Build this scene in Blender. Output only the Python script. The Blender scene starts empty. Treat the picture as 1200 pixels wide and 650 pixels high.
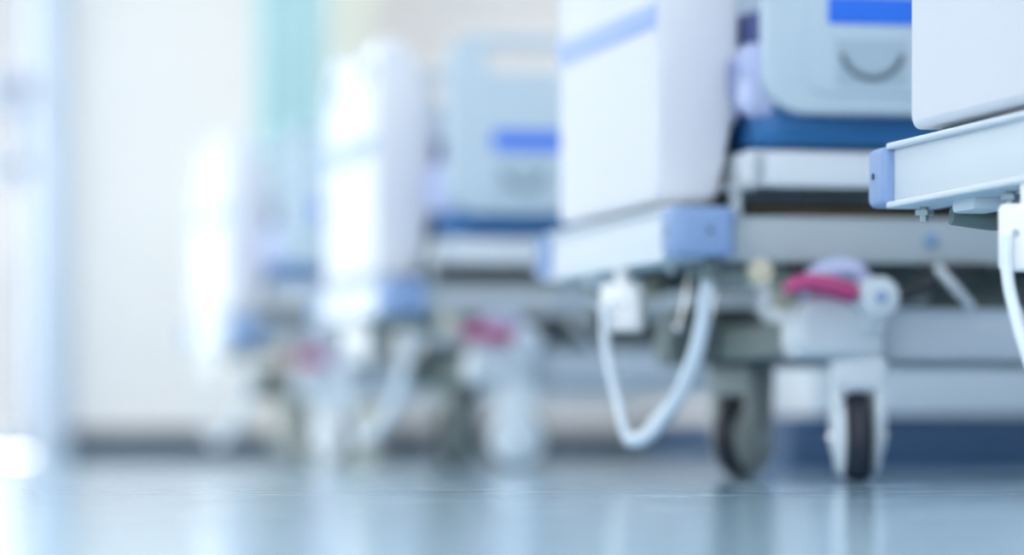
import bpy, bmesh, math, random
from mathutils import Vector, Matrix
random.seed(7)
sc = bpy.context.scene
COL = sc.collection
R = math.radians

# ------------------------------------------------------------------ camera model
TH = R(12.0)                 # yaw of the camera against the rows of beds
F = 4745.0                   # focal length in pixels of a 1200 px wide frame
def to_world(lat, dep):
    return (lat*math.cos(TH)+dep*math.sin(TH), -lat*math.sin(TH)+dep*math.cos(TH))

# ------------------------------------------------------------------ materials
def mat(name, color, rough=0.5, metal=0.0, noise=0.0, nscale=8.0, bump=0.0, bscale=40.0, coat=0.0, spec=0.5, sss=0.0):
    m = bpy.data.materials.new(name); m.use_nodes = True
    nt = m.node_tree; b = nt.nodes['Principled BSDF']
    b.inputs['Base Color'].default_value = (*color, 1)
    b.inputs['Roughness'].default_value = rough
    b.inputs['Metallic'].default_value = metal
    b.inputs['Specular IOR Level'].default_value = spec
    b.inputs['Coat Weight'].default_value = coat
    b.inputs['Coat Roughness'].default_value = 0.12
    tc = nt.nodes.new('ShaderNodeTexCoord')
    if noise:
        n = nt.nodes.new('ShaderNodeTexNoise'); n.inputs['Scale'].default_value = nscale
        n.inputs['Detail'].default_value = 4
        nt.links.new(tc.outputs['Object'], n.inputs['Vector'])
        mx = nt.nodes.new('ShaderNodeMix'); mx.data_type = 'RGBA'
        mx.inputs[6].default_value = (*[c*(1-noise) for c in color], 1)
        mx.inputs[7].default_value = (*[min(1, c*(1+noise)) for c in color], 1)
        nt.links.new(n.outputs['Fac'], mx.inputs[0])
        nt.links.new(mx.outputs[2], b.inputs['Base Color'])
    if bump:
        n2 = nt.nodes.new('ShaderNodeTexNoise'); n2.inputs['Scale'].default_value = bscale
        nt.links.new(tc.outputs['Object'], n2.inputs['Vector'])
        bp = nt.nodes.new('ShaderNodeBump'); bp.inputs['Strength'].default_value = bump
        bp.inputs['Distance'].default_value = 0.01
        nt.links.new(n2.outputs['Fac'], bp.inputs['Height'])
        nt.links.new(bp.outputs['Normal'], b.inputs['Normal'])
    return m

M = {
 'plastic': mat('cool_white_plastic', (0.66,0.70,0.775), 0.36, noise=0.02, bump=0.03, bscale=300, coat=0.3),
 'rail':    mat('rail_plastic', (0.50,0.62,0.72), 0.38, noise=0.02, bump=0.03, bscale=300),
 'recess':  mat('rail_recess_plastic', (0.40,0.52,0.62), 0.45, noise=0.02),
 'metal':   mat('white_powder_coat', (0.70,0.77,0.83), 0.5, noise=0.02),
 'white':   mat('bright_white_plastic', (0.88,0.90,0.92), 0.4, noise=0.01),
 'grey':    mat('grey_powder_coat', (0.42,0.50,0.55), 0.42, noise=0.04),
 'chassis': mat('chassis_paint', (0.52,0.61,0.70), 0.42, noise=0.04),
 'dark':    mat('dark_mechanism', (0.025,0.035,0.04), 0.5, noise=0.15),
 'green':   mat('grey_green_metal', (0.17,0.23,0.23), 0.45, noise=0.06),  # grey-green darkened: shade around the crossbars is put into the colour
 'cream':   mat('cream_motor_plastic', (0.66,0.64,0.50), 0.45, noise=0.03),
 'orange':  mat('orange_brown_cable', (0.17,0.12,0.05), 0.6, noise=0.1),
 'bumper':  mat('blue_bumper_rubber', (0.23,0.36,0.62), 0.42, noise=0.04, bump=0.03, bscale=200),
 'blue':    mat('bright_blue_label', (0.010,0.16,0.80), 0.42),
 'lilac':   mat('overexposed_blue_stripe', (0.33,0.46,0.82), 0.42),  # blue stripe made paler: its overexposure is put into the colour
 'ink':     mat('slate_ink', (0.03,0.06,0.10), 0.5),
 'drive':   mat('drive_plastic_and_housing_shade', (0.17,0.22,0.22), 0.6, noise=0.05),  # drive cover plastic; also the painted shade of the far housings
 'cap_shade':  mat('caster_plastic_painted_shade', (0.36,0.42,0.42), 0.4, noise=0.03),  # caster plastic again, with the far side's shade painted in
 'tyre':    mat('dark_rubber', (0.018,0.024,0.04), 0.6, noise=0.12, bump=0.1, bscale=150),
 'cap':     mat('caster_plastic', (0.66,0.75,0.82), 0.35, noise=0.02),
 'chrome':  mat('chrome', (0.78,0.80,0.82), 0.12, metal=1.0),
 'steel':   mat('zinc_steel', (0.36,0.46,0.50), 0.45, metal=0.6, noise=0.05),
 'cord':    mat('pale_cord', (0.68,0.78,0.88), 0.35),
 'pink':    mat('magenta_pedal', (0.52,0.06,0.22), 0.4, noise=0.04),
 'black':   mat('black_plastic', (0.02,0.025,0.03), 0.4),
 'matt':    mat('blue_mattress_cover', (0.025,0.17,0.42), 0.45, noise=0.12, nscale=14, bump=0.25, bscale=18),
 'blanket': mat('violet_blue_blanket', (0.11,0.14,0.34), 0.85, noise=0.15, nscale=20, bump=0.5, bscale=60),
 'sheet':   mat('pale_blue_sheet', (0.55,0.62,0.88), 0.7, noise=0.06, nscale=14, bump=0.3, bscale=30),
 'wall':    mat('wall_paint', (0.87,0.85,0.85), 0.6, noise=0.012, nscale=3, bump=0.03, bscale=120),
 'ceil':    mat('ceiling_paint', (0.80,0.82,0.84), 0.8, noise=0.01),
 'base':    mat('navy_baseboard_vinyl', (0.035,0.085,0.18), 0.5, noise=0.06),
 'base2':   mat('slate_baseboard_vinyl', (0.04,0.07,0.11), 0.5, noise=0.06),
 'alu':     mat('pale_blue_frame_paint', (0.60,0.70,0.84), 0.35, noise=0.02),
 'curtain': mat('aqua_curtain_cloth', (0.74,0.92,0.95), 0.8, noise=0.04, nscale=25, bump=0.2, bscale=80),
 'beige':   mat('beige_laminate', (0.72,0.73,0.65), 0.5, noise=0.03, nscale=5),
}
# curtain lets some light through
def translucent(m, f):
    nt = m.node_tree; b = nt.nodes['Principled BSDF']; o = nt.nodes['Material Output']
    t = nt.nodes.new('ShaderNodeBsdfTranslucent'); t.inputs[0].default_value = b.inputs['Base Color'].default_value
    mx = nt.nodes.new('ShaderNodeMixShader'); mx.inputs[0].default_value = f
    nt.links.new(b.outputs[0], mx.inputs[1]); nt.links.new(t.outputs[0], mx.inputs[2]); nt.links.new(mx.outputs[0], o.inputs[0])
translucent(M['curtain'], 0.35)

def glass_mat():
    m = bpy.data.materials.new('window_glass'); m.use_nodes = True
    nt = m.node_tree; nt.nodes.clear()
    o = nt.nodes.new('ShaderNodeOutputMaterial'); t = nt.nodes.new('ShaderNodeBsdfTransparent')
    t.inputs[0].default_value = (0.98,0.985,0.98,1)
    g = nt.nodes.new('ShaderNodeBsdfGlossy'); g.inputs['Roughness'].default_value = 0.02
    fr = nt.nodes.new('ShaderNodeFresnel'); fr.inputs[0].default_value = 1.45
    mx = nt.nodes.new('ShaderNodeMixShader')
    nt.links.new(fr.outputs[0], mx.inputs[0]); nt.links.new(t.outputs[0], mx.inputs[1]); nt.links.new(g.outputs[0], mx.inputs[2])
    nt.links.new(mx.outputs[0], o.inputs[0]); return m
M['glass'] = glass_mat()
M['tinted'] = glass_mat(); M['tinted'].node_tree.nodes['Transparent BSDF'].inputs[0].default_value = (0.42,0.44,0.46,1)

def floor_mat():
    m = bpy.data.materials.new('pale_blue_vinyl_floor'); m.use_nodes = True
    nt = m.node_tree; b = nt.nodes['Principled BSDF']; N = nt.nodes.new; L = nt.links.new
    tc = N('ShaderNodeTexCoord')
    mp = N('ShaderNodeMapping'); mp.inputs['Scale'].default_value = (1.2, 9.0, 1); mp.inputs['Rotation'].default_value = (0,0,R(12))
    L(tc.outputs['Object'], mp.inputs['Vector'])
    n = N('ShaderNodeTexNoise'); n.inputs['Scale'].default_value = 2.2; n.inputs['Detail'].default_value = 8; n.inputs['Roughness'].default_value = 0.65
    L(mp.outputs[0], n.inputs['Vector'])
    cr = N('ShaderNodeValToRGB')
    cr.color_ramp.elements[0].position = 0.33; cr.color_ramp.elements[0].color = (0.15,0.34,0.49,1)
    cr.color_ramp.elements[1].position = 0.66; cr.color_ramp.elements[1].color = (0.40,0.60,0.75,1)
    L(n.outputs['Fac'], cr.inputs[0]); L(cr.outputs[0], b.inputs['Base Color'])
    # scuffs and fine dust: flecks, rougher than the polish around them
    sp = N('ShaderNodeTexNoise'); sp.inputs['Scale'].default_value = 55; sp.inputs['Detail'].default_value = 5
    mp2 = N('ShaderNodeMapping'); mp2.inputs['Scale'].default_value = (0.5, 1.6, 1); L(tc.outputs['Object'], mp2.inputs['Vector'])
    L(mp2.outputs[0], sp.inputs['Vector'])
    mr = N('ShaderNodeMapRange'); mr.inputs[1].default_value = 0.35; mr.inputs[2].default_value = 0.75
    mr.inputs[3].default_value = 0.05; mr.inputs[4].default_value = 0.17
    L(sp.outputs['Fac'], mr.inputs[0]); L(mr.outputs[0], b.inputs['Roughness'])
    bp = N('ShaderNodeBump'); bp.inputs['Strength'].default_value = 0.10; bp.inputs['Distance'].default_value = 0.002
    L(sp.outputs['Fac'], bp.inputs['Height']); L(bp.outputs['Normal'], b.inputs['Normal'])
    b.inputs['Specular IOR Level'].default_value = 0.5
    wv = N('ShaderNodeTexNoise'); wv.inputs['Scale'].default_value = 3.5; wv.inputs['Detail'].default_value = 3
    L(tc.outputs['Object'], wv.inputs['Vector'])
    b2 = N('ShaderNodeBump'); b2.inputs['Strength'].default_value = 0.14; b2.inputs['Distance'].default_value = 0.004
    L(wv.outputs['Fac'], b2.inputs['Height']); L(bp.outputs['Normal'], b2.inputs['Normal']); L(b2.outputs['Normal'], b.inputs['Normal'])
    # dull scuff marks and dust lying on the polish
    sc_ = N('ShaderNodeTexNoise'); sc_.inputs['Scale'].default_value = 5.0; sc_.inputs['Detail'].default_value = 7; sc_.inputs['Roughness'].default_value = 0.7
    mp3 = N('ShaderNodeMapping'); mp3.inputs['Rotation'].default_value = (0,0,R(20)); mp3.inputs['Scale'].default_value = (1,2.2,1)
    L(tc.outputs['Object'], mp3.inputs['Vector']); L(mp3.outputs[0], sc_.inputs['Vector'])
    r2 = N('ShaderNodeMapRange'); r2.inputs[1].default_value = 0.50; r2.inputs[2].default_value = 0.68; r2.inputs[3].default_value = 0.0; r2.inputs[4].default_value = 0.45
    L(sc_.outputs['Fac'], r2.inputs[0])
    df = N('ShaderNodeBsdfDiffuse'); df.inputs[0].default_value = (0.68,0.80,0.88,1)
    mx = N('ShaderNodeMixShader'); L(r2.outputs[0], mx.inputs[0]); L(b.outputs[0], mx.inputs[1]); L(df.outputs[0], mx.inputs[2])
    L(mx.outputs[0], nt.nodes['Material Output'].inputs[0])
    return m
M['floor'] = floor_mat()

# ------------------------------------------------------------------ mesh helpers
def finish(name, me, m, parent=None, smooth=True, loc=None):
    o = bpy.data.objects.new(name, me); COL.objects.link(o)
    me.materials.clear(); me.materials.append(m)
    if smooth:
        for p in me.polygons: p.use_smooth = True
        try: me.set_sharp_from_angle(angle=R(38))
        except Exception: pass
    if parent is not None: o.parent = parent
    if loc: o.location = loc
    return o

class MB:
    def __init__(s): s.bm = bmesh.new()
    def _merge(s, t, mtx=None):
        me = bpy.data.meshes.new('t')
        if mtx is not None: t.transform(mtx)
        t.to_mesh(me); t.free(); s.bm.from_mesh(me); bpy.data.meshes.remove(me); return s
    def box(s, x0, x1, y0, y1, z0, z1, bev=0.003, seg=2, mtx=None):
        t = bmesh.new(); bmesh.ops.create_cube(t, size=1)
        for v in t.verts:
            v.co = Vector(((x0+x1)/2+v.co.x*(x1-x0), (y0+y1)/2+v.co.y*(y1-y0), (z0+z1)/2+v.co.z*(z1-z0)))
        if bev > 0:
            bev = min(bev, 0.49*min(x1-x0, y1-y0, z1-z0))
            bmesh.ops.bevel(t, geom=list(t.edges), offset=bev, segments=seg, affect='EDGES', profile=0.5)
        return s._merge(t, mtx)
    def cyl(s, p0, p1, r, r2=None, n=24, bev=0.0):
        p0, p1 = Vector(p0), Vector(p1); d = p1-p0
        t = bmesh.new()
        bmesh.ops.create_cone(t, cap_ends=True, segments=n, radius1=r, radius2=r if r2 is None else r2, depth=d.length)
        if bev:
            es = [e for e in t.edges if len(e.link_faces) == 2 and any(len(f.verts) > 4 for f in e.link_faces)]
            bmesh.ops.bevel(t, geom=es, offset=bev, segments=2, affect='EDGES', profile=0.5)
        q = d.to_track_quat('Z', 'Y').to_matrix().to_4x4()
        return s._merge(t, Matrix.Translation((p0+p1)/2) @ q)
    def sphere(s, c, r, sc3=(1,1,1)):
        t = bmesh.new(); bmesh.ops.create_uvsphere(t, u_segments=20, v_segments=12, radius=r)
        return s._merge(t, Matrix.Translation(c) @ Matrix.Diagonal((*sc3, 1)))
    def lathe(s, prof, mtx, n=40):     # prof of (radius, height) turned about Z
        t = bmesh.new(); rings = []
        for r, h in prof:
            rings.append([t.verts.new((r*math.cos(2*math.pi*k/n), r*math.sin(2*math.pi*k/n), h)) for k in range(n)])
        for a, b in zip(rings, rings[1:]):
            for k in range(n): t.faces.new((a[k], a[(k+1)%n], b[(k+1)%n], b[k]))
        if prof[0][0] > 1e-6: t.faces.new(rings[0][::-1])
        if prof[-1][0] > 1e-6: t.faces.new(rings[-1])
        bmesh.ops.recalc_face_normals(t, faces=t.faces)
        return s._merge(t, mtx)
    def mesh(s, me, mtx=None):
        t = bmesh.new(); t.from_mesh(me); return s._merge(t, mtx)
    def warp(s, f):
        for v in s.bm.verts: v.co = f(v.co)
        return s
    def build_split(s, name, m, parent=None):
        # every separate piece becomes a part of its own
        seen, out = set(), []
        s.bm.verts.ensure_lookup_table(); s.bm.verts.index_update()
        for v in s.bm.verts:
            if v.index in seen: continue
            st, isl = [v], []; seen.add(v.index)
            while st:
                q = st.pop(); isl.append(q)
                for e in q.link_edges:
                    w_ = e.other_vert(q)
                    if w_.index not in seen: seen.add(w_.index); st.append(w_)
            idx = {q.index: k for k, q in enumerate(isl)}
            fs = {f for q in isl for f in q.link_faces}
            me = bpy.data.meshes.new(name)
            me.from_pydata([q.co[:] for q in isl], [], [[idx[u.index] for u in f.verts] for f in fs]); me.update()
            out.append(finish(name, me, m, parent))
        s.bm.free(); return out
    def build(s, name, m, parent=None, **k):
        me = bpy.data.meshes.new(name); s.bm.to_mesh(me); s.bm.free()
        return finish(name, me, m, parent, **k)

def curve_mesh(cu):
    o = bpy.data.objects.new('t', cu); COL.objects.link(o)
    dg = bpy.context.evaluated_depsgraph_get(); me = bpy.data.meshes.new_from_object(o.evaluated_get(dg))
    bpy.data.objects.remove(o); bpy.data.curves.remove(cu); return me

def rounded(x0, x1, z0, z1, r, n=8, sub=8):
    rs = r if isinstance(r, (list, tuple)) else [r]*4       # bl, br, tr, tl
    cs = [(x0+rs[0], z0+rs[0], 180, rs[0]), (x1-rs[1], z0+rs[1], 270, rs[1]), (x1-rs[2], z1-rs[2], 0, rs[2]), (x0+rs[3], z1-rs[3], 90, rs[3])]
    pts = []
    for cx, cz, a0, rr in cs:
        for k in range(n+1):
            a = R(a0+90*k/n); pts.append((cx+rr*math.cos(a), cz+rr*math.sin(a)))
    out = []
    for a, b in zip(pts, pts[1:]+pts[:1]):
        d = math.hypot(b[0]-a[0], b[1]-a[1]); out.append(a)
        if d > 0.1:
            for k in range(1, sub): out.append((a[0]+(b[0]-a[0])*k/sub, a[1]+(b[1]-a[1])*k/sub))
    return out

def plate(loops, half, bev):
    """2D outline with holes, made thick and bevelled; lies in XY, thickness along Z."""
    cu = bpy.data.curves.new('t', 'CURVE'); cu.dimensions = '2D'; cu.fill_mode = 'BOTH'
    cu.extrude = half-bev; cu.bevel_depth = bev; cu.bevel_resolution = 3; cu.offset = -bev
    for lp in loops:
        sp = cu.splines.new('POLY'); sp.points.add(len(lp)-1); sp.use_cyclic_u = True
        for p, (x, y) in zip(sp.points, lp): p.co = (x, y, 0, 1)
    return curve_mesh(cu)
XZ = Matrix(((1,0,0,0),(0,0,-1,0),(0,1,0,0),(0,0,0,1)))     # plate in x,z; thickness along -y
YZ = Matrix(((0,0,1,0),(1,0,0,0),(0,1,0,0),(0,0,0,1)))      # plate in y,z; thickness along x

def tube(pts, r, radii=None, res=8):
    cu = bpy.data.curves.new('t', 'CURVE'); cu.dimensions = '3D'; cu.bevel_depth = r; cu.bevel_resolution = 5; cu.resolution_u = res
    cu.use_fill_caps = True
    sp = cu.splines.new('BEZIER'); sp.bezier_points.add(len(pts)-1)
    for i, (b, p) in enumerate(zip(sp.bezier_points, pts)):
        b.co = p; b.handle_left_type = b.handle_right_type = 'AUTO'; b.radius = radii[i] if radii else 1
    return curve_mesh(cu)

def tag(o, label=None, cat=None, group=None, kind=None):
    for k, v in (('label', label), ('category', cat), ('group', group), ('kind', kind)):
        if v: o[k] = v
    return o
def empty(name, loc, rz=0):
    o = bpy.data.objects.new(name, None); COL.objects.link(o); o.location = loc; o.rotation_euler = (0,0,rz); o.empty_display_size = .2
    return o

# ------------------------------------------------------------------ the bed (x: foot to head, y: away, z: up)
W, LB = 0.90, 2.15
def make_caster(parent, x, y, yaw, cm=None):
    cm = cm or M['cap']
    # hood with fork; the wheel's axle runs along x at yaw 0
    h = MB()
    h.box(-0.047,0.047,-0.045,0.045,0.150,0.208,0.012,3)
    h.cyl((0,0,0.2),(0,0,0.232),0.018)
    for s in (-1,1):
        h.box(min(s*0.026,s*0.046),max(s*0.026,s*0.046),-0.042,0.042,0.085,0.17,0.008,3)
    c = h.build('caster', cm, parent, loc=(x,y,0)); c.rotation_euler = (0,0,yaw)
    ax = Matrix.Translation((0,0,0.075)) @ Matrix.Rotation(R(90),4,'Y')
    w = MB(); w.lathe([(0.03,-0.021),(0.058,-0.021),(0.070,-0.019),(0.0745,-0.011),(0.075,0),(0.0745,0.011),(0.070,0.019),(0.058,0.021),(0.03,0.021)], ax)
    w.build('tyre', M['tyre'], c)
    for s in (-1,1):
        v = MB(); v.lathe([(0.0,s*0.045),(0.022,s*0.045),(0.028,s*0.041),(0.054,s*0.036),(0.064,s*0.030),(0.066,s*0.0245),(0.0,s*0.0245)], ax)
        v.build('wheel_cover', cm, c)
    b = MB(); b.cyl((-0.05,0,0.075),(0.05,0,0.075),0.009,bev=0.002); b.build('axle', M['chrome'], c)
    return c

def make_bed():
    root = empty('hospital_bed', (0,0,0))
    low = []
    # ---- chassis
    for y0 in (0.05, 0.77):
        m = MB(); m.box(0.30,1.92,y0,y0+0.055,0.204,0.286,0.006)
        m.box(0.33,1.90,y0-0.004,y0+0.059,0.283,0.291,0.002)
        low.append(m.build('chassis_beam', M['chassis'], root))
    m = MB()
    for x in (0.30, 1.86): m.box(x-0.035,x+0.035,0.09,0.79,0.215,0.275,0.006)
    low += m.build_split('chassis_crossbar', M['green'], root)
    for (x, y, yaw) in ((0.331,0.03,0), (0.322,0.73,R(-33)), (1.87,0.06,R(20)), (1.87,0.78,R(-50))):
        near = y < 0.4
        ox = (0.213 if near else 0.17) if x < 1 else 1.72
        c = MB()
        me = plate([rounded(ox, ox+(0.150 if near else 0.19) if x < 1 else ox+0.21, 0.211, 0.312, [0.02,0.012,0.045,0.055])], 0.055, 0.012)
        c.mesh(me, Matrix.Translation((0, y+0.005, 0)) @ XZ)
        c.box(ox+0.005,ox+0.145,y-0.04,y+0.05,0.207,0.216,0.003)
        low.append(c.build('caster_housing', M['cap'] if near else M['drive'], root))  # far housings take a dark colour that stands in for shade
        low.append(make_caster(root, x, y, yaw, None if near else M['cap_shade']))
    # pedals
    def pedal(y, s):
        p = MB()
        p.mesh(tube([(0.185,y,0.318),(0.215,y,0.329),(0.255,y,0.324),(0.30,y,0.312)], 0.014, [0.8,1.1,1.3,1.2]))
        for v in p.bm.verts: v.co.y = y+(v.co.y-y)*1.9
        low.append(p.build('brake_pedal', M['pink'], root))
        h = MB(); h.cyl((0.340,y-s*0.028,0.306),(0.340,y+s*0.045,0.306),0.034,bev=0.007,n=32)
        h.box(0.322,0.358,min(y,y+s*.04),max(y,y+s*.04),0.25,0.31,0.006)
        low.append(h.build('pedal_hub', M['cap'], root))
        b = MB(); b.cyl((0.340,y-s*0.034,0.306),(0.340,y-s*0.026,0.306),0.010,n=6,bev=0.001)
        low.append(b.build('hub_bolt', M['bumper'], root))
        k = MB(); k.mesh(tube([(0.352,y,0.306),(0.385,y,0.312),(0.445,y,0.332)], 0.013, [0.9,1.1,1.1]))
        low.append(k.build('release_lever', M['black'], root))
    pedal(-0.045, 1)
    # clear film sleeve / cable cover on the housing
    m = MB(); m.mesh(tube([(0.225,0.02,0.318),(0.27,0.02,0.350),(0.325,0.03,0.352),(0.36,0.05,0.315)], 0.017))
    low.append(m.build('cable_cover', M['sheet'], root))
    # lift mechanism
    for y in (0.16, 0.70):
        m = MB(); m.box(-0.24,0.24,-0.014,0.014,-0.022,0.022,0.006, mtx=Matrix.Translation((0.72,y,0.335)) @ Matrix.Rotation(R(-15),4,'Y'))
        m.build('lift_arm', M['drive'], root)
        m = MB(); m.box(-0.24,0.24,-0.014,0.014,-0.022,0.022,0.006, mtx=Matrix.Translation((1.45,y,0.335)) @ Matrix.Rotation(R(-15),4,'Y'))
        m.build('lift_arm', M['drive'], root)
    m = MB(); m.cyl((0.47,0.12,0.316),(0.47,0.78,0.316),0.016); m.cyl((1.68,0.12,0.316),(1.68,0.78,0.316),0.016)
    m.build_split('lift_crosstube', M['grey'], root)
    m = MB(); m.cyl((0.36,0.40,0.34),(0.44,0.40,0.345),0.032,bev=0.006); m.box(0.30,0.40,0.34,0.47,0.30,0.38,0.012); m.build('lift_motor', M['cream'], root)
    m = MB(); m.mesh(tube([(0.465,0.02,0.362),(0.495,0.01,0.325),(0.53,0.03,0.295)],0.008)); m.build('gas_strut', M['metal'], root)
    m = MB(); m.box(0.42,1.6,0.30,0.60,0.289,0.462,0.012); m.build('drive_cover', M['drive'], root)
    for x in (0.225, 0.50):
        m = MB(); m.box(x-(0.014 if x<.3 else .06),x+(0.014 if x<.3 else .06),0.02,0.05,0.349,0.366,0.003); m.build('cable_clip', M['black'], root)
    for (x, y, z) in ((0.13,0.24,0.268),(0.072,0.22,0.262)):
        m = MB(); m.mesh(tube([(x+.02,y,0.372),(x+.012,y,0.32),(x,y,z)],0.0022)); m.sphere((x,y,z),0.009); m.build('frame_hook', M['chrome'], root)
    # dark underpan between the frames
    m = MB(); m.box(0.14,2.0,0.06,0.84,0.462,0.474,0.004); m.box(0.4,0.9,0.12,0.78,0.44,0.465,0.004); m.build('underpan', M['dark'], root)
    m = MB(); m.mesh(tube([(0.16,0.10,0.457),(0.35,0.08,0.452),(0.6,0.10,0.458),(1.0,0.09,0.452),(1.5,0.1,0.457)],0.006)); m.mesh(tube([(0.2,0.11,0.466),(0.5,0.09,0.47),(1.5,0.11,0.468)],0.004)); m.build_split('motor_cable', M['orange'], root)
    # ---- upper frame: side beams
    for y0 in (0.035, 0.83):
        m = MB(); m.box(0.10,2.05,y0,y0+0.035,0.366,0.443,0.005)
        b = m.build('side_beam', M['grey'], root)
        n = MB(); yy = y0-0.004 if y0 < .4 else y0+0.039
        for x in (0.46, 0.98, 1.5): n.cyl((x,yy-0.003,0.405),(x,yy+0.003,0.405),0.012,bev=0.002)
        n.build_split('beam_bolt', M['bumper'], b)
    m = MB()
    for x in (0.14, 1.0, 2.0): m.box(x-0.02,x+0.02,0.06,0.84,0.378,0.432,0.004)
    m.build_split('frame_crossbar', M['green'], root)
    # outriggers under the foot bar
    for y in (0.06, 0.80):
        m = MB(); m.mesh(tube([(0.05,y,0.352),(0.12,y,0.345),(0.20,y+.01,0.356),(0.30,y+.02,0.36)],0.013)); m.build('frame_tube', M['green'], root)
        m = MB(); m.cyl((0.165,y-0.03,0.350),(0.165,y+0.03,0.350),0.022,bev=0.005); m.build('tube_cap', M['cream'], root)
    # ---- foot bar: channel with lips and bumpers
    def end_bar(x0, sgn):
        m = MB()
        a, b = (x0, x0+0.095) if sgn > 0 else (x0-0.095, x0)
        m.box(a,b,0.0,W,0.374,0.448,0.004)
        fa, fb = (x0-0.010, x0+0.06) if sgn > 0 else (x0-0.06, x0+0.010)
        m.box(fa,fb,-0.004,W+0.004,0.4465,0.4555,0.0035,3); m.box(fa,fb,-0.004,W+0.004,0.366,0.3755,0.0035,3)
        bar = m.build('end_bar', M['metal'], root)
        for (ya, yb) in ((-0.080,0.0),(W,W+0.080)):
            q = MB(); me = plate([rounded(a-(0.016 if sgn>0 else 0.0), b+(0.0 if sgn>0 else 0.016), ya-0.001, yb+0.001, [0.024 if ya<0 else .008]*2+[0.008 if ya<0 else .024]*2)], 0.0405, 0.010)
            q.mesh(me, Matrix.Translation((0,0,0.4105)))
            k = q.build('corner_bumper', M['bumper'], root)
            d = MB(); yy = ya-0.001 if ya < 0 else yb+0.001
            d.cyl(((a+b)/2,yy-0.002,0.412),((a+b)/2,yy+0.002,0.412),0.005)
            xe = a-0.016 if sgn>0 else b+0.016
            d.cyl((xe-0.002,(ya+yb)/2,0.412),(xe+0.002,(ya+yb)/2,0.412),0.0045)
            d.build_split('bumper_screw', M['ink'], k)
        # bolts under the bar and small studs on top
        for y in (0.10, W-0.045, 0.5):
            xx = x0+sgn*0.03; d = MB()
            d.cyl((xx,y,0.347),(xx,y,0.368),0.006); d.cyl((xx,y,0.355),(xx,y,0.362),0.013,n=6)
            d.build('bar_bolt', M['steel'], root)
            d = MB(); d.sphere((xx,y-0.03,0.456),0.009,(1,1,0.7)); d.build('bar_stud', M['chrome'], root)
        d = MB(); d.box(x0+sgn*0.02-(0.0 if sgn>0 else 0.05), x0+sgn*0.02+(0.05 if sgn>0 else 0.0),0.62,0.71,0.349,0.369,0.006); d.build('bar_foot', M['cap'], root)
    end_bar(0.0, 1); end_bar(LB, -1)
    # ---- foot and head boards
    for (x0, sgn) in ((0.0,1),(LB,-1)):
        y0, y1 = 0.085, 0.815
        z0, z1 = 0.466, 1.035
        out = rounded(y0,y1,z0,z1,[0.022,0.022,0.075,0.075], n=10, sub=14)
        out = [(p, q-0.040*0.5*(1-math.cos(2*math.pi*min(1,max(0,(p-y0-0.10)/(y1-y0-0.20))))) if q > z1-0.01 else q) for p, q in out]
        slot = rounded(y0+0.045,y0+0.19,0.925,0.980,0.024); slot2 = rounded(y1-0.19,y1-0.045,0.925,0.980,0.024)
        me = plate([out, slot, slot2], 0.066, 0.012)
        m = MB(); m.mesh(me, YZ)
        def wf(c):
            t = (c.x+0.066)/0.132
            z = c.z
            lo = -0.004; hi = 0.142
            if z < 0.72: hi = 0.142-0.040*((0.72-z)/0.25)**1.6
            if z > 0.86: hi = 0.142-0.070*((z-0.86)/0.175)**1.5; lo = -0.004+0.018*((z-0.86)/0.175)**2
            x = lo+t*(hi-lo)
            return Vector((x0+sgn*x, c.y, z))
        m.warp(wf)
        if sgn < 0: bmesh.ops.reverse_faces(m.bm, faces=m.bm.faces)
        fb = m.build('end_panel', M['plastic'], root)
        m = MB(); a, b = sorted((x0-sgn*0.0065, x0+sgn*0.004)); m.box(a,b,y0+0.004,y1-0.004,0.757,0.800,0.002); m.build('panel_stripe', M['lilac'], fb)
        m = MB()
        for y in (0.14, 0.76): m.box(x0+sgn*0.05-0.02,x0+sgn*0.05+0.02,y-0.022,y+0.022,0.45,0.475,0.004)
        m.build_split('panel_foot', M['green'], fb)
    # ---- mattress deck
    m = MB(); m.box(0.134,2.02,0.0,0.03,0.49,0.55,0.006,3); m.box(0.134,2.02,0.87,0.90,0.49,0.55,0.006,3)
    m.box(0.134,0.17,0.0,0.9,0.49,0.55,0.006); m.box(1.985,2.02,0.0,0.9,0.49,0.55,0.006)
    m.build('deck_frame', M['metal'], root)
    m = MB()
    for i in range(4): m.box(0.175+i*0.455,0.175+i*0.455+0.44,0.035,0.865,0.525,0.545,0.006)
    m.build_split('deck_panel', M['grey'], root)
    for (x, y) in ((0.12,0.02),(0.12,0.86),(1.9,0.02),(1.9,0.86),(0.9,0.02),(0.9,0.86)):
        m = MB(); m.box(x-0.007,x+0.009,y,y+0.022,0.437,0.495,0.003); m.box(x-0.022,x+0.03,y-0.004,y+0.026,0.484,0.492,0.003)
        m.build('deck_bracket', M['grey'], root)
    # ---- side rails
    for (ra, rb, yc, s) in ((0.150,1.0,-0.022,-1),(1.03,1.93,-0.022,-1),(0.150,1.0,0.922,1),(1.03,1.93,0.922,1)):
        out = rounded(ra, rb, 0.607, 1.03, [0.072,0.072,0.075,0.075], n=10)
        slot = rounded(ra+0.095, ra+0.36, 0.945, 1.000, 0.026)
        slot2 = rounded(rb-0.36, rb-0.095, 0.945, 1.000, 0.026)
        m = MB(); m.mesh(plate([out, slot, slot2], 0.018, 0.009), Matrix.Translation((0,yc,0)) @ XZ)
        # a raised inner field inside a softer rim
        m.mesh(plate([rounded(ra+0.072, rb-0.072, 0.640, 0.915, 0.03)], 0.0215, 0.004), Matrix.Translation((0,yc,0)) @ XZ)
        ro = m.build('side_rail', M['rail'], root)
        yf = yc+s*0.0215
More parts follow.
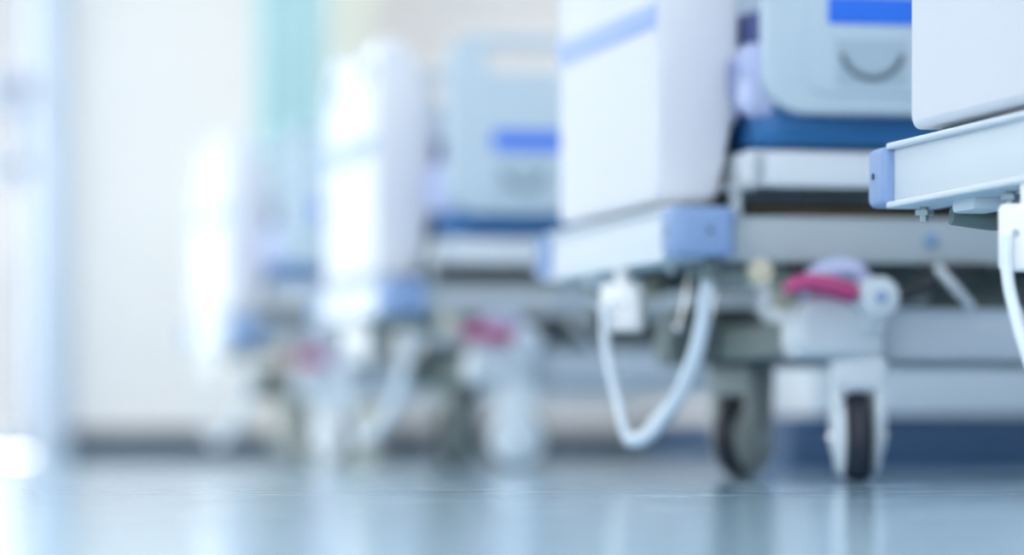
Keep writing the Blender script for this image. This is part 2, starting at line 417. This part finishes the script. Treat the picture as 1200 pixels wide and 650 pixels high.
        def slab(x0,x1,z0,z1,t0,t1,mt,nm,r=0.004,par=None):
            a,b = sorted((yf+s*t0, yf+s*t1))
            q = MB(); q.mesh(plate([rounded(x0,x1,z0,z1,r)], (b-a)/2, min(0.0012,(b-a)/3)), Matrix.Translation((0,(a+b)/2,0)) @ XZ)
            return q.build(nm, mt, par or ro)
        slab(ra+0.108, ra+0.38, 0.757, 0.803, -0.002, 0.002, M['blue'], 'rail_label')
        slab(rb-0.38, rb-0.108, 0.757, 0.803, -0.002, 0.002, M['blue'], 'rail_label')
        cx = ra+0.184
        slab(cx-0.062, cx+0.062, 0.655, 0.733, -0.002, 0.0015, M['recess'], 'angle_gauge', 0.006)
        q = MB(); yy = yf+s*0.0020
        for k in range(19):
            a = R(195+150*k/18); r0 = 0.050 if k % 3 else 0.046; cz = 0.718
            aa = Matrix.Translation((cx+0.0535*math.cos(a), yy, cz+0.0535*math.sin(a)*0.95)) @ Matrix.Rotation(-a,4,'Y')
            q.box(-(0.0055 if k%3 else 0.009),0.0045,-0.0008,0.0008,-0.0019,0.0019,0, mtx=aa)
        for k in range(18):
            a = R(195+150*(k+.5)/18)
            aa = Matrix.Translation((cx+0.055*math.cos(a), yy, cz+0.055*math.sin(a)*0.95)) @ Matrix.Rotation(-a,4,'Y')
            q.box(-0.0016,0.0016,-0.0008,0.0008,-0.0045,0.0045,0, mtx=aa)
        q.build('gauge_scale', M['ink'], ro)
        for x in (ra+0.36, rb-0.20):
            yi = sorted((yc-s*0.014, yc-s*0.036))
            q = MB(); q.box(x-0.02,x+0.02,yi[0],yi[1],0.50,0.66,0.006); q.build('rail_arm', M['metal'], ro)
    # ---- plug holder and cord
    m = MB(); m.box(-0.041,0.041,-0.015,0.015,0.258,0.342,0.008,3); m.box(-0.012,0.012,-0.008,0.008,0.338,0.37,0.003)
    ph = m.build('plug_holder', M['white'], root, loc=(0.005,0.35,0)); ph.rotation_euler = (0,0,R(-48))
    m = MB()
    for x in (-0.013,0.013): m.cyl((x,-0.017,0.305),(x,-0.012,0.305),0.005)
    m.build_split('plug_socket', M['grey'], ph)
    m = MB(); m.mesh(tube([(-0.024,0.352,0.300),(-0.030,0.34,0.262),(-0.028,0.31,0.20),(-0.023,0.26,0.13),(-0.019,0.226,0.082),(-0.012,0.214,0.070),(0.037,0.155,0.120),(0.060,0.085,0.195),(0.070,0.045,0.280),(0.072,0.02,0.375)],0.0095,[0.8,0.8,0.85,0.9,1.0,1.25,1.5,1.5,1.3,1.1], res=10))
    m.build('power_cord', M['cord'], root)
    m = MB(); m.cyl((0.072,0.02,0.335),(0.072,0.02,0.372),0.015,bev=0.002); m.build('cord_gland', M['green'], root)
    return root, set(low)

def children(o): return [c for c in bpy.data.objects if c.parent is o]
def copy_tree(o, parent=None):
    c = o.copy(); COL.objects.link(c)
    if parent is not None: c.parent = parent; c.matrix_parent_inverse = o.matrix_parent_inverse.copy()
    for ch in children(o): copy_tree(ch, c)
    return c

def lumpy(name, x0,x1,y0,y1,z0,z1, m, amp=0.01, seed=1, fr=14.0, drape=0.0):
    """cushion-like mesh with wrinkles"""
    from mathutils import noise
    b = bmesh.new(); bmesh.ops.create_cube(b, size=1)
    for v in b.verts: v.co = Vector(((x0+x1)/2+v.co.x*(x1-x0), (y0+y1)/2+v.co.y*(y1-y0), (z0+z1)/2+v.co.z*(z1-z0)))
    bmesh.ops.bevel(b, geom=list(b.edges), offset=min(0.035, 0.4*(z1-z0)), segments=4, affect='EDGES', profile=0.5)
    for _ in range(2):
        bmesh.ops.subdivide_edges(b, edges=[e for e in b.edges if e.calc_length() > 0.03], cuts=2, use_grid_fill=True)
    b.normal_update()
    for v in b.verts:
        n = noise.noise(v.co*fr+Vector((seed*7,seed,0))) + 0.5*noise.noise(v.co*fr*2.3+Vector((seed,3,9)))
        k = 1 if v.co.z > z0+0.004 else 0
        v.co += v.normal*n*amp*k
    me = bpy.data.meshes.new(name); b.to_mesh(me); b.free()
    return finish(name, me, m)

bed0, low0 = make_bed()
matt0 = lumpy('mattress', 0.152,1.975,0.006,0.894,0.551,0.682, M['matt'], 0.004, 3, 9)
# piping runs around the mattress as a part
pm = MB()
for z in (0.566, 0.668):
    pm.mesh(tube([(0.156,0.04,z),(0.19,0.006,z),(1.0,0.004,z),(1.93,0.006,z),(1.975,0.06,z),(1.975,0.84,z),(1.93,0.894,z),(1.0,0.896,z),(0.18,0.894,z),(0.152,0.84,z),(0.156,0.04,z)],0.004))
pm.build_split('piping', M['matt'], matt0)
blk0 = lumpy('folded_blanket', 0.158,0.44,0.06,0.84,0.712,0.800, M['blanket'], 0.012, 5, 16)
sh0 = lumpy('crumpled_sheet', 0.148,0.62,0.008,0.892,0.684,0.718, M['sheet'], 0.016, 8, 18)
# the sheet's end hangs over the mattress edge
def sheet_drape():
    from mathutils import noise
    b = bmesh.new(); nx, nz = 40, 16; g = []
    for i in range(nx+1):
        row = []
        for k in range(nz+1):
            y = 0.03+0.84*i/nx; z = 0.705-0.105*k/nz*(0.75+0.5*noise.noise(Vector((y*6,1,0))))
            x = 0.140-0.004+0.014*noise.noise(Vector((y*22,z*9,2)))-0.006
            row.append(b.verts.new((x-0.004,y,z)))
        g.append(row)
    for i in range(nx):
        for k in range(nz): b.faces.new((g[i][k],g[i+1][k],g[i+1][k+1],g[i][k+1]))
    r = bmesh.ops.solidify(b, geom=list(b.faces), thickness=0.003)
    bmesh.ops.recalc_face_normals(b, faces=b.faces)
    me = bpy.data.meshes.new('hem'); b.to_mesh(me); b.free(); return finish('hanging_hem', me, M['sheet'], sh0)
sheet_drape()
bn = lumpy('tucked_corner', 0.128,0.178,-0.002,0.10,0.612,0.728, M['sheet'], 0.022, 11, 30); bn.parent = sh0

BEDS = [  # lateral, depth, raise, caster yaws (near foot, far foot), wording
  (0.707, 4.64, 0.019, (R(10), R(-20)), 'nearest, cut off by the right edge of the frame', 'first'),
  (0.260, 6.67, 0.0,   (R(-12), R(-46)),     'with its foot bar and two foot casters in full view', 'second'),
  (-0.3076, 9.57, 0.0, (R(82), R(-60)), 'blurred, seen left of the one with casters in clear view', 'third'),
  (-0.872, 12.47, 0.0, (R(30), R(62)),  'farthest and faintest, in front of the aqua curtain', 'fourth'),
]
LBL = {
 'bed': ['white hospital bed nearest the camera, cut off by the right edge of the photo',
         'white hospital bed whose looping cord and two dark-tyred foot wheels show clearly',
         'blurred white hospital bed left of centre with a round pale caster seen side on',
         'faintest, farthest white hospital bed, standing before the aqua curtain'],
 'matt': ['blue mattress on the bed cut off by the right edge',
          'blue mattress under the large side rail with the gauge, on the middle bed',
          'blurred blue mattress on the bed left of centre',
          'faint blue mattress on the farthest bed by the aqua curtain'],
 'blk': ['folded violet-blue blanket on the bed cut off by the right edge',
         'folded violet-blue blanket beside the end panel of the middle bed',
         'blurred dark folded blanket at the foot of the bed left of centre',
         'faint folded blanket at the foot of the farthest bed'],
 'sh': ['pale blue sheet on the bed cut off by the right edge',
        'crumpled pale blue sheet between end panel and side rail of the middle bed',
        'blurred pale blue sheet on the bed left of centre',
        'faint pale blue sheet on the farthest bed'],
}
def place(proto, first, lat, dep, up=0):
    o = proto if first else copy_tree(proto)
    x, y = to_world(lat, dep); o.location = (x, y, up); return o
LOWN = {'chassis_beam','chassis_crossbar','caster_housing','caster','brake_pedal','pedal_hub','hub_bolt','release_lever','cable_cover'}
order = [1,0,2,3]
for n, i in enumerate(order):
    lat, dep, up, yaws, _, _ = BEDS[i]
    b = place(bed0, n == 0, lat, dep)
    cs = sorted([c for c in children(b) if c.name.split('.')[0] == 'caster'], key=lambda c: (round(c.location.x, 1), c.location.y))
    cs[0].rotation_euler.z = yaws[0]; cs[1].rotation_euler.z = yaws[1]
    if up:
        for c in children(b):
            if c.name.split('.')[0] not in LOWN: c.location.z += up
    tag(b, LBL['bed'][i], 'bed', 'hospital beds in a row')
    tag(place(matt0, n == 0, lat, dep, up), LBL['matt'][i], 'mattress', 'mattresses on the beds')
    tag(place(blk0, n == 0, lat, dep, up), LBL['blk'][i], 'blanket', 'folded blankets on the beds')
    tag(place(sh0, n == 0, lat, dep, up), LBL['sh'][i], 'sheet', 'sheets on the beds')

# ------------------------------------------------------------------ the room
X0, X1, Y0, Y1, ZC = -3.2, 4.05, -1.5, 16.5, 2.9
def struct(mb, name, m, parent=None, **k):
    o = mb.build(name, m, parent, **k)
    if parent is None: o['kind'] = 'structure'
    return o
struct(MB().box(X0-0.2,X1+0.2,Y0,Y1+0.2,-0.1,0,0), 'floor', M['floor'])
struct(MB().box(X0-0.2,X1+0.2,Y0,Y1+0.2,ZC,ZC+0.1,0), 'ceiling', M['ceil'])
em = bpy.data.materials.new('added_fill_emitter'); em.use_nodes = True
eb = em.node_tree.nodes['Principled BSDF']; eb.inputs['Base Color'].default_value = (.9,.9,.9,1)
eb.inputs['Emission Color'].default_value = (1.0,0.97,0.94,1); eb.inputs['Emission Strength'].default_value = 7.0
ceil_ = bpy.data.objects['ceiling']
for ly in (2.0, 5.0, 8.0, 11.0, 14.0):  # unseen ceiling panels, added to lift the ambient light
    for lx in (-1.6, 0.6, 2.9):
        q = MB(); q.box(lx-0.33,lx+0.33,ly-0.63,ly+0.63,ZC-0.02,ZC,0.003); fr = q.build('fill_frame', M['alu'], ceil_)
        q = MB(); q.box(lx-0.30,lx+0.30,ly-0.60,ly+0.60,ZC-0.024,ZC-0.018,0); q.build('fill_panel', em, fr)
struct(MB().box(X1,X1+0.2,Y0,Y1+0.2,0,ZC,0), 'wall_right', M['wall'])
struct(MB().box(X1-0.014,X1,Y0,Y1,0,0.16,0.003), 'baseboard_right', M['base'])
# left wall with a run of windows
wz0, wz1 = 0.55, 2.65
wins = [(7.6,9.6),(9.9,11.9),(12.2,14.2),(14.4,16.2)]
wl = MB(); wl.box(X0-0.2,X0,Y0,Y1+0.2,0,wz0,0); wl.box(X0-0.2,X0,Y0,Y1+0.2,wz1,ZC,0)
ys = [Y0]+[v for w in wins for v in w]+[Y1+0.2]
for a, b in zip(ys[0::2], ys[1::2]): wl.box(X0-0.2,X0,a,b,wz0,wz1,0)
struct(wl, 'wall_left', M['wall'])
struct(MB().box(X0,X0+0.014,Y0,Y1,0,0.1,0.003), 'baseboard_left', M['base2'])
for i, (a, b) in enumerate(wins):
    f = MB(); c = X0-0.1
    for (p, q, r_, s_) in ((a,a+0.06,wz0,wz1),(b-0.06,b,wz0,wz1),(a,b,wz0,wz0+0.06),(a,b,wz1-0.06,wz1),((a+b)/2-0.03,(a+b)/2+0.03,wz0,wz1)):
        f.box(c-0.03,c+0.03,p,q,r_,s_,0.004)
    w = struct(f, 'window_%d' % (i+2), M['alu'])
    MB().box(c-0.003,c+0.003,a+0.06,b-0.06,wz0+0.06,wz1-0.06,0).build('pane', M['glass'], w)
    MB().box(X0-0.09,X0+0.05,a-0.02,b+0.02,wz0-0.03,wz0,0.004).build('window_sill', M['ceil'], w)
# far wall with a glazed door at its left
dx0, dx1, dz = -0.30, 1.52, 2.45
wb = MB(); wb.box(X0,dx0-0.1,Y1,Y1+0.2,0,ZC,0); wb.box(dx1,X1,Y1,Y1+0.2,0,ZC,0); wb.box(dx0-0.1,dx1,Y1,Y1+0.2,dz,ZC,0)
struct(wb, 'wall_far', M['wall'])
struct(MB().box(dx1+0.13,X1-0.014,Y1-0.014,Y1,0,0.115,0.003), 'baseboard_far', M['base2'])
f = MB(); f.box(dx1,dx1+0.13,Y1-0.05,Y1+0.05,0,dz+0.08,0.006); f.box(dx0-0.1,dx0-0.0,Y1-0.05,Y1+0.05,0,dz+0.08,0.006); f.box(dx0,dx1,Y1-0.05,Y1+0.05,dz,dz+0.08,0.006)
d = struct(f, 'door_1', M['alu'])
for (a, b) in ((dx0+0.01,(dx0+dx1)/2-0.005),((dx0+dx1)/2+0.005,dx1-0.01)):
    l = MB(); y = Y1+0.0
    for (p, q, r_, s_) in ((a,a+0.05,0.02,dz),(b-0.05,b,0.02,dz),(a,b,0.02,0.07),(a,b,dz-0.07,dz),(a,b,1.45,1.53),(a,b,1.13,1.21)):
        l.box(p,q,y-0.02,y+0.02,r_,s_,0.004)
    lf = l.build('door_leaf', M['alu'], d)
    MB().box(a+0.05,b-0.05,y-0.003,y+0.003,0.07,dz-0.07,0).build('pane', M['tinted'], lf)
    hx = b-0.075 if b > 1 else a+0.075
    h = MB(); h.mesh(tube([(hx,y-0.02,1.28),(hx,y-0.07,1.30),(hx,y-0.07,1.54),(hx,y-0.02,1.56)],0.013)); h.build('door_handle', M['bumper'], lf)

# aqua cubicle curtain bunched behind the farthest bed
def curtain(x0, x1, y, z0, z1, folds, m, name):
    b = bmesh.new(); n = folds*10; cols = []
    for i in range(n+1):
        t = i/n; x = x0+(x1-x0)*t
        col = []
        for k in range(13):
            zz = z0+(z1-z0)*k/12
            amp = 0.022*(1-0.25*k/12)
            col.append(b.verts.new((x+0.012*math.sin(t*folds*3.1+k*0.3), y+amp*math.sin(2*math.pi*t*folds+0.25*math.sin(k*0.5)), zz)))
        cols.append(col)
    for i in range(n):
        for k in range(12): b.faces.new((cols[i][k],cols[i+1][k],cols[i+1][k+1],cols[i][k+1]))
    bmesh.ops.solidify(b, geom=list(b.faces), thickness=0.003)
    me = bpy.data.meshes.new(name); b.to_mesh(me); b.free()
    return finish(name, me, m)
cu = empty('cubicle_curtain', (2.40,15.2,0))
c1 = curtain(-0.175,0.125,0,0.40,2.78,5,M['curtain'],'curtain_cloth'); c1.parent = cu
r_ = MB(); r_.cyl((-0.3,0,2.82),(1.6,0,2.82),0.014)
for x in (-0.25, 0.6, 1.5): r_.cyl((x,0,2.82),(x,0,2.9),0.01); r_.cyl((x,0,2.888),(x,0,2.9),0.03)
r_.build('curtain_rail', M['chrome'], cu)
h = MB()
for i in range(6):
    x = -0.17+0.055*i; h.mesh(tube([(x,0,2.775),(x,0.018,2.80),(x,0,2.836),(x,-0.018,2.80),(x,0,2.778)],0.003))
h.build_split('curtain_hook', M['chrome'], cu)
tag(cu, 'aqua cubicle curtain hanging bunched behind the farthest bed', 'curtain')

# beige cupboard against the far wall
cp = empty('tall_locker', (2.60,Y1-0.02,0))
m = MB(); m.box(0,0.27,-0.42,0,0.10,2.55,0.004); m.box(0.02,0.25,-0.38,-0.02,0,0.1,0); m.build('locker_body', M['beige'], cp)
for (a, b) in ((0.004,0.266),):
    q = MB(); q.box(a,b,-0.442,-0.42,0.105,2.545,0.003); dd = q.build('door', M['beige'], cp)
    hx = b-0.04 if a < 0.1 else a+0.04
    q = MB(); q.mesh(tube([(hx,-0.44,1.1),(hx,-0.475,1.12),(hx,-0.475,1.28),(hx,-0.44,1.3)],0.007)); q.build('handle', M['chrome'], dd)
tag(cp, 'tall narrow beige locker against the far wall, right of the aqua curtain', 'locker')

# bedside cabinet between two beds
cx_, cy_ = to_world(0.625, 9.1)
cb = empty('bedside_cabinet', (cx_,cy_,0))
m = MB(); m.box(0.0,0.74,0.0,0.42,0.0,0.125,0.003); m.build('plinth', M['base'], cb)
m = MB(); m.box(0.05,0.74,0.0,0.42,0.125,0.70,0.006); m.box(0.025,0.75,-0.015,0.43,0.70,0.722,0.006); m.build('cabinet_body', M['metal'], cb)
for (a, b, nm) in ((0.13,0.50,'door'),(0.51,0.69,'drawer')):
    q = MB(); q.box(0.06,0.73,-0.018,0.0,a,b,0.003); dd = q.build(nm, M['metal'], cb)
    q = MB(); q.mesh(tube([(0.33,-0.017,b-0.06),(0.335,-0.045,b-0.06),(0.45,-0.045,b-0.06),(0.455,-0.017,b-0.06)],0.006)); q.build('handle', M['chrome'], dd)
tag(cb, 'white bedside cabinet on a dark blue plinth, behind the middle bed', 'cabinet')

# ------------------------------------------------------------------ light
w = bpy.data.worlds.new('World'); sc.world = w; w.use_nodes = True
bg = w.node_tree.nodes['Background']; bg.inputs[0].default_value = (1.0,0.97,0.945,1); bg.inputs[1].default_value = 6.0
def area(name, loc, rot, sx, sy, e, col):
    l = bpy.data.lights.new(name, 'AREA'); l.shape = 'RECTANGLE'; l.size = sx; l.size_y = sy; l.energy = e; l.color = col
    o = bpy.data.objects.new(name, l); COL.objects.link(o); o.location = loc; o.rotation_euler = rot; return o
for i, (a, b) in enumerate(wins):
    area('window_daylight', (X0-0.22,(a+b)/2,(wz0+wz1)/2), (0,R(-90),0), wz1-wz0, b-a, (48, 95, 125, 130)[i], (1.0,0.94,0.86))
area('door_daylight', ((dx0+dx1)/2,Y1+0.25,1.25), (R(-90),0,0), 1.7, 2.3, 60, (0.95,0.98,1.0))

# ------------------------------------------------------------------ camera
cd = bpy.data.cameras.new('Camera'); cam = bpy.data.objects.new('Camera', cd); COL.objects.link(cam)
cam.location = (0,0,0.068); cam.rotation_euler = (R(90),0,-TH)
cd.sensor_width = 36; cd.lens = F/1200*36; cd.shift_y = (517-325)/1200
cd.clip_start = 0.05; cd.clip_end = 200
cd.dof.use_dof = True; cd.dof.focus_distance = 5.35; cd.dof.aperture_fstop = 1.65
sc.camera = cam
sc.view_settings.view_transform = 'Standard'; sc.view_settings.look = 'None'
sc.view_settings.gamma = 1; sc.view_settings.use_curve_mapping = False; sc.view_settings.exposure = -0.40
sc.cycles.use_denoising = True
sc.cycles.max_bounces = 10; sc.cycles.diffuse_bounces = 5
